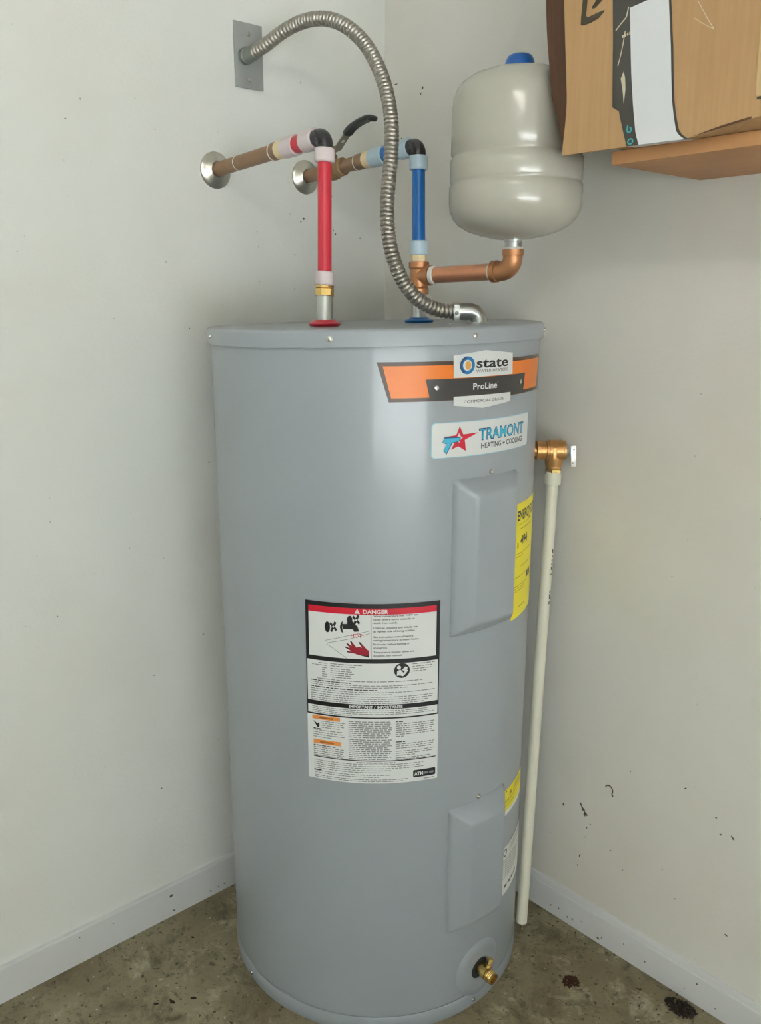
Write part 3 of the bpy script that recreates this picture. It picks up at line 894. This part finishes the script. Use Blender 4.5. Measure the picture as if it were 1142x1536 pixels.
segs(cold, (tx,ty,tz), (TX.x,TX.y,1.3155), [('thread_tape','white_tape',0.026,0.036,0.0158,0.002), ('branch_pipe','copper',0.030,L-0.030,0.0138,0), ('thread_tape','white_tape',L-0.042,L-0.034,0.0150,0.001)])
be = MB()
c0 = Vector((TX.x,TX.y,1.3155))
bend = 0.020
pts, rad_ = [c0-bd*0.037, c0-bd*0.0275, c0-bd*0.0270], [0.0178,0.0178,0.0160]
cc = c0-bd*bend+Vector((0,0,bend))
for k in range(11):
    t = math.pi/2*k/10
    pts.append(cc+bd*(bend*math.sin(t))-Vector((0,0,1))*(bend*math.cos(t)))
    rad_.append(0.0160)
pts += [c0+Vector((0,0,0.0235)), c0+Vector((0,0,0.0240)), c0+Vector((0,0,0.0330))]
rad_ += [0.0160, 0.0178, 0.0178]
be.tube(pts, rad_, 28)
be.build('branch_elbow', 'bronze', cold)

# ------------------------------------------------------------------ expansion tank
tank = thing('expansion_tank', (TX.x, TX.y, 1.3485), 'beige-grey steel expansion tank with blue cap above the copper elbow', 'tank')
prof = [(0.016,1.3640),(0.030,1.3650),(0.055,1.3705),(0.075,1.3770),(0.090,1.3860),(0.099,1.3960),(0.1045,1.4080),(0.1062,1.4200),(0.1064,1.4360),(0.1060,1.4455),
        (0.1040,1.4475),(0.1036,1.4495),(0.1046,1.4520),(0.1054,1.4545),(0.1056,1.4700),(0.1056,1.4850),(0.1028,1.4878),(0.1024,1.4905),(0.1042,1.4935),(0.1042,1.52),(0.1036,1.5640),(0.1018,1.5770),
        (0.0970,1.5890),(0.0890,1.5990),(0.0760,1.6075),(0.0580,1.6135),(0.0380,1.6170),(0.0,1.6185)]
MB().lathe((TX.x,TX.y,0), (0,0,1), prof, 96, close=False).build('shell', 'tank_paint', tank, ang=50)
MB().lathe((TX.x,TX.y,0), (0,0,1), [(0.0240,1.6155),(0.0240,1.6210),(0.0220,1.6300),(0.0190,1.6360),(0.0150,1.6385),(0,1.6390)], 32, close=False).build('air_cap', 'blue_cap', tank)
nk = MB().lathe((TX.x,TX.y,0), (0,0,1), [(0.0142,1.3470),(0.0142,1.3600),(0.0150,1.3605),(0.0150,1.3660)], 28, close=False).build('neck', 'galvanised', tank)
MB().lathe((TX.x,TX.y,0), (0,0,1), [(0.0135,1.3478),(0.0158,1.3482),(0.0158,1.3522),(0.0140,1.3526)], 28, close=False).build('thread_tape', 'white_tape', nk)

# ------------------------------------------------------------------ conduit and wall plate
plate = thing('wall_plate', (0, -0.347, 1.710), 'grey metal cover plate on the left wall where the conduit starts', 'wall plate')
MB().box((0.0003,-0.3785,1.6545), (0.0048,-0.3165,1.7660)).build('plate', 'plate_grey', plate, bevel=0.0012)
for z in (1.7470, 1.6690): screw(plate, (0.0046,-0.3475,z), (1,0,0), 0.0034, 0.0016)
COND = [(0.0285,-0.356,1.7097),(0.0598,-0.3481,1.7182),(0.0913,-0.338,1.7321),(0.1254,-0.3264,1.7421),(0.1648,-0.3202,1.7423),(0.201,-0.3128,1.735),(0.2346,-0.3042,1.7183),(0.266,-0.2945,1.6904),(0.2932,-0.292,1.6564),(0.3184,-0.2941,1.6164),(0.3374,-0.2995,1.5745),(0.3498,-0.3065,1.5315),(0.3563,-0.3153,1.4892),(0.3624,-0.3267,1.4415),(0.3681,-0.3333,1.3993),(0.3747,-0.3333,1.3593),(0.3838,-0.3281,1.3253),(0.3941,-0.3179,1.2965),(0.4079,-0.3033,1.2727),(0.4229,-0.2867,1.2586),(0.4373,-0.2727,1.252),(0.4523,-0.2579,1.2497)]
cond = thing('flexible_conduit', (0.4785, -0.2277, HT), 'silver corrugated flexible conduit arching from the wall plate down to the heater lid', 'conduit')
dense = spline(COND, 60)
# resample evenly, swell into ridges
acc, ev = 0.0, [dense[0]]
stepm = 0.0009
for p_, q_ in zip(dense, dense[1:]):
    seg = (q_-p_).length
    while acc+seg >= stepm:
        t_ = (stepm-acc)/seg
        p_ = p_+(q_-p_)*t_
        ev.append(p_.copy())
        seg = (q_-p_).length
        acc = 0.0
    acc += seg
pitch = 0.0072
rads = [0.0102+0.0021*abs(math.sin(math.pi*(i*stepm)/pitch))**0.7 for i in range(len(ev))]
MB().tube(ev, rads, 22).build('corrugated_hose', 'flex_steel', cond, ang=80)
c1 = Vector(COND[0])
c2 = Vector(COND[1])
MB().tube([(0.0046,-0.3565,1.7085),(0.014,-0.3565,1.7085),(0.0145,-0.3565,1.7085),(0.0255,-0.3563,1.7088),(0.034,-0.3545,1.7110)], [0.0150,0.0150,0.0132,0.0132,0.0132], 20).build('wall_connector', 'plate_dull', cond, ang=40)
ce = [Vector(v) for v in ((0.4505,-0.2600,1.2500),(0.4640,-0.2445,1.2503),(0.4700,-0.2375,1.2500),(0.4745,-0.2322,1.2480),(0.4775,-0.2290,1.2440),(0.4790,-0.2270,1.2390),(0.4793,-0.2266,HT))]
el_ = MB().tube(ce, [0.0140,0.0140,0.0140,0.0140,0.0138,0.0138,0.0142], 24).build('elbow_connector', 'galvanised', cond)
MB().lathe((0.4793,-0.2266,HT), (0,0,1), [(0.0185,0),(0.0185,0.0035),(0.0145,0.004)], 8, close=False).build('locknut', 'galvanised', cond, smooth=False)
sdir = Vector((0.74,-0.65,-0.15)).normalized()
screw(el_, ce[0]+Vector((0.004,0.004,0))+sdir*0.0135, sdir, 0.0030, 0.004)
MB().obox(Vector((0.4545,-0.2555,1.2500)), Vector((0.003,0.0035,0)), sdir*0.0142, Vector((0,0,0.0138))).build('clamp_ear', 'galvanised', el_, bevel=0.001)

# ------------------------------------------------------------------ relief valve and discharge pipe
VD = rad(49.5)
VC = Vector((HX,HY,1.0))+VD*0.330
rv = thing('relief_valve', tuple(Vector((HX,HY,1.0))+VD*0.289), 'brass relief valve with small metal lever on the right side of the heater', 'valve')
O_ = Vector((HX,HY,1.0))
MB().lathe(O_, VD, [(0.0115,0.2860),(0.0115,0.2960),(0.0165,0.2962),(0.0178,0.2970),(0.0178,0.3110),(0.0150,0.3120),(0.0150,0.3140),(0.0180,0.3150),(0.0180,0.3180),(0.0196,0.3190),(0.0196,0.3440),(0.0180,0.3450),(0.0180,0.3490),(0.0150,0.3500)], 36).build('valve_body', 'valve_brass', rv)
MB().lathe(VC, (0,0,-1), [(0.0160,0.008),(0.0160,0.024),(0.0150,0.026),(0.0150,0.030),(0.0128,0.032),(0.0128,0.034)], 28).build('outlet', 'valve_brass', rv)
MB().lathe(VC, (0,0,-1), [(0.0150,0.0330),(0.0158,0.0345),(0.0158,0.0440),(0.0140,0.0450)], 6).build('hex_nut', 'brass', rv, smooth=False)
MB().obox(VC+Vector((0.655,-0.756,0))*0.0190+Vector((0,0,-0.003)), VD*0.0035, Vector((0.655,-0.756,0))*0.002, Vector((0,0,0.011))).build('cast_rib', 'valve_brass', rv, bevel=0.001)
MB().lathe(O_, VD, [(0.0150,0.3495),(0.0140,0.3520),(0.0080,0.3590),(0.0030,0.3600),(0.0030,0.3640),(0,0.3640)], 24, close=False).build('bonnet', 'galvanised', rv)
side = Vector((-VD.y, VD.x, 0))
lvr = MB().obox(O_+VD*0.3655+Vector((0,0,-0.0110))-side*0.003, VD*0.0050+Vector((0,0,0.0004)), side*0.0010, Vector((0,0,0.0195))-VD*0.0012)
lvo = lvr.build('test_lever', 'lever_metal', rv, bevel=0.0006)
for dz in (0.0015, -0.0235):
    pp = O_+VD*(0.3655 if dz > 0 else 0.3645)+Vector((0,0,dz))-side*0.003
    MB().rod(pp-side*0.0013, pp+side*0.0013, 0.0016, 10).build('lever_hole', 'dark_steel', lvo)

dp = thing('discharge_pipe', (0.537,-0.110,0.03), 'cream plastic discharge pipe dropping from the brass valve almost to the floor', 'pipe')
PT = VC+Vector((0,0,-0.040))
PB = Vector((0.5365,-0.1105,0.035))
pd = (PB-PT).normalized()
pp_ = MB().tube([PT+(PB-PT)*t for t in (0,0.25,0.5,0.75,1)], 0.0112, 28, caps=False)
inner = MB()
pp_.lathe(PB, -pd, [(0.0112,0),(0.0090,0),(0.0090,0.03),(0,0.03)], 28, close=False)
pipe_o = pp_.build('pipe', 'pvc', dp)
MB().lathe(PT, pd, [(0.0115,0.0),(0.0148,0.0),(0.0152,0.001),(0.0152,0.022),(0.0142,0.0235),(0.0113,0.0235)], 28, close=False).build('coupling', 'pvc', dp)
facing = Vector((0.62,-0.75,0)).normalized()
tgt = facing.cross(pd).normalized()
pm = MB()
fd = (facing*0.45 - tgt*0.0 + Vector((0.72,0.45,0))*0.9).normalized()
fd = (fd-pd*fd.dot(pd)).normalized()
tg = fd.cross(pd).normalized()
for k, (s0, ln) in enumerate(((0.145,0.008),(0.157,0.004),(0.164,0.005),(0.172,0.003),(0.178,0.007),(0.192,0.003),(0.225,0.004),(0.232,0.010),(0.246,0.006))):
    pm.obox(PT+pd*(s0+ln/2)+fd*0.0111, pd*(ln/2), tg*0.0014, fd*0.0003)
pm.build('printed_marking', 'scuff', pipe_o, smooth=False, kind='stuff')

# ------------------------------------------------------------------ shelf and cardboard box
SH0, SH1 = 0.7300, 1.60
SZ0, SZ1 = 1.4545, 1.4722
shelf = thing('wall_shelf', (SH0, 0, SZ0), 'bare pine board shelf on the right wall under the cardboard box', 'shelf')
MB().box((SH0,-0.245,SZ0), (SH1,-0.0005,SZ1)).build('board', 'shelf_wood', shelf, bevel=0.0015)
MB().box((SH0+0.35,-0.020,SZ0-0.06), (SH1-0.02,-0.0005,SZ0-0.0005)).build('cleat', 'shelf_wood', shelf, bevel=0.0015)

BY, BX1, BZ1 = -0.2700, 1.30, 1.86
box = thing('cardboard_box', (0.98,-0.14,SZ1), 'worn brown cardboard box with black tape and white strip, sitting on the shelf', 'box')
def zbot(x):
    if x < 0.86: return 1.4726-0.0022*(x-0.66)/0.20
    if x < 0.95: return 1.4704+0.0125*(x-0.86)/0.09
    return 1.4829+0.03*(x-0.95)
def xleft(z):
    t = max(0, min(1, (z-1.4726)/0.07))
    return 0.6640+0.0045*math.sin(t*math.pi/2) - max(0, z-1.545)*0.10
def bow(u, z):
    return BY-0.0025*math.sin(math.pi*min(1,max(0,(z-1.47)/0.3)))*math.sin(math.pi*min(1,u*1.4))
TH = 0.004
def front(i, j):
    zt = BZ1
    u = i
    z = 1.4726+(zt-1.4726)*j
    x = xleft(z)+(BX1-xleft(z))*u
    z = zbot(x)+(zt-zbot(x))*j
    return Vector((x, bow(u, z), z))
fp_ = MB()
NU, NV = 60, 40
fv = [front(i/NU, j/NV) for j in range(NV+1) for i in range(NU+1)]
fv2 = [v+Vector((0,TH,0)) for v in fv]
ff = [(j*(NU+1)+i, j*(NU+1)+i+1, (j+1)*(NU+1)+i+1, (j+1)*(NU+1)+i) for j in range(NV) for i in range(NU)]
nvv = len(fv)
ff2 = [tuple(k+nvv for k in reversed(f)) for f in ff]
edge = []
for i in range(NU):
    edge.append((i, i+nvv, i+1+nvv, i+1))
    a_ = NV*(NU+1)+i
    edge.append((a_+1, a_+1+nvv, a_+nvv, a_))
for j in range(NV):
    a_ = j*(NU+1)
    b_ = a_+NU+1
    edge.append((b_, b_+nvv, a_+nvv, a_))
    a_ += NU
    b_ += NU
    edge.append((a_, a_+nvv, b_+nvv, b_))
fpo = fp_.add(fv+fv2, ff+ff2+edge).build('front_panel', 'cardboard', box, fix=False, ang=40)
# bottom: slopes from the front panel's hem back on to the shelf
bq = MB()
xs_ = [0.668+(BX1-0.668)*k/30 for k in range(31)]
vv_, f_ = [], []
for x in xs_:
    zf = zbot(x)
    k_ = max(0.0, min(1.0, (0.745-x)/0.02))   # the loose bottom flap kicks up past the end of the shelf
    e_ = 0.17*k_
    for (y, z) in ((BY+0.004, zf+0.0015), (-0.244, SZ1+0.0006+e_*0.026), (-0.017, SZ1+0.0006+e_*0.253), (-0.017, SZ1+0.0046+e_*0.253), (-0.244, SZ1+0.0046+e_*0.026), (BY+0.004, zf+0.0055)):
        vv_.append((x, y, z))
for k in range(30):
    for e in range(6):
        f_.append((k*6+e, k*6+(e+1)%6, (k+1)*6+(e+1)%6, (k+1)*6+e))
f_ += [tuple(range(6)), tuple(180+e for e in range(6))]
bq.add(vv_, f_).build('bottom_panel', 'cardboard', box, ang=30)
MB().prism([(0.672,-0.016,SZ1+0.052),(0.722,-0.016,SZ1+0.052),(0.748,-0.016,SZ1+0.0005),(BX1,-0.016,SZ1+0.0005),(BX1,-0.016,BZ1),(0.672,-0.016,BZ1)], (0,0.004,0)).build('back_panel', 'cardboard', box, smooth=False)
MB().box((BX1-0.004,BY+0.0045,SZ1+0.014), (BX1,-0.0165,BZ1-0.005)).build('end_panel', 'cardboard', box, smooth=False)
MB().box((0.672,BY+0.0045,BZ1-0.0045), (BX1-0.0045,-0.0165,BZ1-0.0005)).build('top_panel', 'cardboard', box, smooth=False)
# flaps splayed out at the open left end
def flap(name, y0, dx, dy, zb, zt, wob, taper=0.0):
    def side_pts(off):
        P = []
        for j in range(25):
            t = j/24
            z = zb+(zt-zb)*t
            x0 = xleft(z)-0.0006
            k = min(1.0, 0.12+t*4.2) if taper else 1.0
            for i in range(6):
                s = i/5
                x = x0-dx*s*k+wob*math.sin(7*t+2*s)*s
                y = y0+dy*s*k+0.003*math.sin(9*t)*s+off
                P.append((x, y, z))
        return P
    a, b = side_pts(0), side_pts(0.0038)
    n0 = len(a)
    F = []
    for j in range(24):
        for i in range(5):
            q = (j*6+i, j*6+i+1, (j+1)*6+i+1, (j+1)*6+i)
            F += [q, tuple(k+n0 for k in reversed(q))]
    for j in range(24):
        F += [((j)*6, (j+1)*6, (j+1)*6+n0, j*6+n0), ((j+1)*6+5, j*6+5, j*6+5+n0, (j+1)*6+5+n0)]
    for i in range(5):
        F += [(i+1, i, i+n0, i+1+n0), (24*6+i, 24*6+i+1, 24*6+i+1+n0, 24*6+i+n0)]
    return MB().add(a+b, F).build(name, 'cardboard_shade_and_tear', box, ang=40, fix=False)
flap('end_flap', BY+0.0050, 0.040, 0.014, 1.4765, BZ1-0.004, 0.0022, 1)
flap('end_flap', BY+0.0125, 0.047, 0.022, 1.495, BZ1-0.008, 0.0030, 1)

# black tape and white strip over it
def yl(x, z): return bow((x-xleft(z))/(BX1-xleft(z)), z)
def on_panel(pts2, d=0.0006):
    return [(x, yl(x, z)-d, z) for x, z in pts2]
def strip(name, left, right, material, d, parent, n=26, label=None, th=0.0003):
    """left/right: lists of (z, x), from bottom up"""
    def at(tab, z):
        if z <= tab[0][0]: return tab[0][1]
        for (z0,x0),(z1,x1) in zip(tab, tab[1:]):
            if z <= z1: return x0+(x1-x0)*(z-z0)/(z1-z0)
        return tab[-1][1]
    zb, zt = left[0][0], left[-1][0]
    zb2, zt2 = right[0][0], right[-1][0]
    V, F = [], []
    m_ = 6
    for layer in (0, 1):
        for j in range(n+1):
            for i in range(m_+1):
                t, s = j/n, i/m_
                za = zb+(zt-zb)*t
                zb_ = zb2+(zt2-zb2)*t
                z = za+(zb_-za)*s
                x = at(left, za)*(1-s)+at(right, zb_)*s
                V.append((x, yl(x, z)-d-th*layer, z))
    n0 = (n+1)*(m_+1)
    for j in range(n):
        for i in range(m_):
            q = (j*(m_+1)+i, j*(m_+1)+i+1, (j+1)*(m_+1)+i+1, (j+1)*(m_+1)+i)
            F += [tuple(reversed(q)), tuple(k+n0 for k in q)]
    return MB().add(V, F).build(name, material, parent, fix=False, label=label)
tape = strip('black_tape', [(1.4712,0.7690),(1.4900,0.7625),(1.5150,0.7545),(1.5190,0.7540),(1.5195,0.7440),(1.60,0.7395),(1.655,0.7350),(BZ1,0.7250)],
      [(1.4690,0.8570),(1.4780,0.8440),(1.5000,0.8375),(1.5200,0.8335),(1.58,0.8275),(1.63,0.8205),(BZ1,0.8000)], 'black_tape', 0.0006, box, 60)
strip('white_strip', [(1.4710,0.7870),(1.4860,0.7815),(1.52,0.7755),(1.56,0.7700),(1.60,0.7660),(1.638,0.7620)],
      [(1.4692,0.8520),(1.4780,0.8400),(1.50,0.8345),(1.52,0.8305),(1.58,0.8245),(1.645,0.8155)], 'white_paper', 0.0011, box, 30)
# the strip and tape fold under the hem
fo = MB().add([(0.7700,BY-0.0012,1.4712),(0.8575,BY-0.0012,1.4688),(0.8620,BY+0.016,1.4702),(0.7720,BY+0.016,1.4712)], [(0,1,2,3)])
fo.add([(0.7870,BY-0.0016,1.4706),(0.8525,BY-0.0016,1.4684),(0.8570,BY+0.014,1.4697),(0.7900,BY+0.014,1.4706)], [(0,1,2,3)])
fo.build('folded_end', 'white_paper', box, smooth=False)
def decal(name, polys, material, parent, d, th=0.0003):
    m_ = MB()
    for p_ in polys:
        m_.prism(on_panel(p_, d), (0,-th,0))
    return m_.build(name, material, parent, smooth=False)
G1 = [(0.6875,1.6678),(0.686,1.6444),(0.6859,1.6353),(0.6898,1.6334),(0.7023,1.634),(0.7138,1.6368),(0.7227,1.6433),(0.7226,1.645),(0.7147,1.6444),(0.7017,1.6427),(0.6974,1.642),(0.6943,1.6438),(0.694,1.6483),(0.695,1.6661)]
G2 = [(0.7106,1.6614),(0.7025,1.6527),(0.7041,1.6506),(0.7085,1.6508),(0.7167,1.6562),(0.7186,1.6596)]
decal('marker_stroke', [G1], 'marker', box, 0.0004)
decal('marker_stroke', [G2], 'marker', box, 0.0004)
decal('scratch', stroke([(0.7426,1.6158),(0.7500,1.6225),(0.7575,1.6284),(0.760,1.640)], 0.0014), 'pale_scratch', tape, 0.0010)
decal('scratch', stroke([(0.7570,1.612),(0.7550,1.5976),(0.7520,1.583),(0.7489,1.5725)], 0.0012), 'pale_scratch', tape, 0.0010)
decal('scratch', [[(0.7545,1.5560),(0.7585,1.5640),(0.7610,1.5560),(0.7625,1.5420),(0.7612,1.5246),(0.7590,1.5380),(0.7575,1.5450)]], 'pale_scratch', tape, 0.0010)
decal('scratch', [rect(0.7530+0.0035*k, 1.6050+0.0006*k, 0.7552+0.0035*k, 1.6082+0.0006*k) for k in range(4)], 'pale_scratch', tape, 0.0010)
decal('teal_mark', stroke([(0.7692,1.4975),(0.7683,1.4925),(0.7695,1.4885),(0.7735,1.4885),(0.7752,1.4925),(0.7720,1.4945)], 0.0017), 'teal_ink', tape, 0.0010)
tr = [(0.7742+0.0038*math.cos(t), 1.4768+0.0032*math.sin(t)) for t in [2*math.pi*k/14 for k in range(15)]]
decal('teal_mark', stroke(tr, 0.0016), 'teal_ink', tape, 0.0010)
decal('scratch', stroke([(0.8561,1.6243),(0.8711,1.6008),(0.880,1.5881)], 0.0007)+stroke([(0.8535,1.6059),(0.8672,1.5960),(0.8790,1.5890)], 0.0006), 'pale_scratch', fpo, 0.0004)
decal('tape_mark', [rect(0.9400,1.5010,0.9620,1.5042)], 'marker', fpo, 0.0004)
strip('pale_patch', [(1.5050,0.9380),(1.80,0.9330)], [(1.5050,0.9900),(1.80,0.9900)], 'pale_card', 0.0004, fpo, 30)
decal('torn_hem', [[(0.862,1.4712),(0.90,1.4762),(0.935,1.4812),(0.936,1.4838),(0.90,1.4790),(0.875,1.4742)]], 'cardboard_shade_and_tear', fpo, 0.0004)

# ------------------------------------------------------------------ debris on the floor
def clump(cx, cy, rx, ry, h, n, material, label):
    m_ = MB()
    for k in range(n):
        t, q = random.uniform(0, 2*math.pi), math.sqrt(random.random())
        x, y = cx+rx*q*math.cos(t), cy+ry*q*math.sin(t)
        s = random.uniform(0.0016, 0.0042)
        z = h*(1-q*q)*random.random()+s*0.4
        d_ = Vector((random.uniform(-1,1), random.uniform(-1,1), random.uniform(-0.4,0.4))).normalized()
        e_ = d_.orthogonal().normalized()
        g_ = d_.cross(e_)
        m_.add([Vector((x,y,z))+d_*s*1.6, Vector((x,y,z))-d_*s*1.4, Vector((x,y,z))+e_*s, Vector((x,y,z))-e_*s*0.8, Vector((x,y,z))+g_*s*0.6, Vector((x,y,z))-g_*s*0.4],
               [(0,2,4),(2,1,4),(1,3,4),(3,0,4),(2,0,5),(1,2,5),(3,1,5),(0,3,5)])
    m_.v = [(x, y, max(z, 0.0003)) for x, y, z in m_.v]
    o = m_.build('dirt_clump', material, origin=(cx,cy,0), smooth=False)
    return tag(o, label, 'dirt')
clump(0.8500,-0.0380,0.030,0.018,0.010,170,'dirt','ragged dark clump of dirt heaped against the right baseboard')
clump(0.6790,-0.1370,0.014,0.014,0.004,80,'rust','small reddish brown crumb of dirt on open concrete right of the heater')
for (a, y, r, e, t, mt_) in ((0.676,-0.152,0.006,1.2,0.4,'rust'),(0.775,-0.055,0.004,1.4,0.3,'rust'),(0.71,-0.185,0.002,2,1.0,'dirt'),(0.215,-0.735,0.006,1.5,0.5,'dirt'),(0.235,-0.70,0.005,1.4,0.2,'dirt'),(0.20,-0.76,0.004,1.8,0.9,'dirt'),(0.095,-0.62,0.003,1.6,0.3,'dirt')):
    blotch(floor_o, 'F', a, y, r, mt_, 'floor_stain', e, t)

# ------------------------------------------------------------------ ceiling lamp of the garage (out of frame)
lamp = thing('ceiling_lamp', (2.3,-2.2,CH), 'white twin tube ceiling lamp in the middle of the garage', 'lamp')
MB().box((1.70,-2.29,CH-0.06), (2.90,-2.11,CH)).build('housing', 'lamp_housing', lamp, bevel=0.004)
for y in (-2.25, -2.15):
    MB().rod((1.74,y,CH-0.085), (2.86,y,CH-0.085), 0.013, 16).build('tube', 'lamp_tube', lamp)

# the shelf and what stands on it hang a few millimetres lower
for o in (shelf, box): o.location.z -= 0.0055
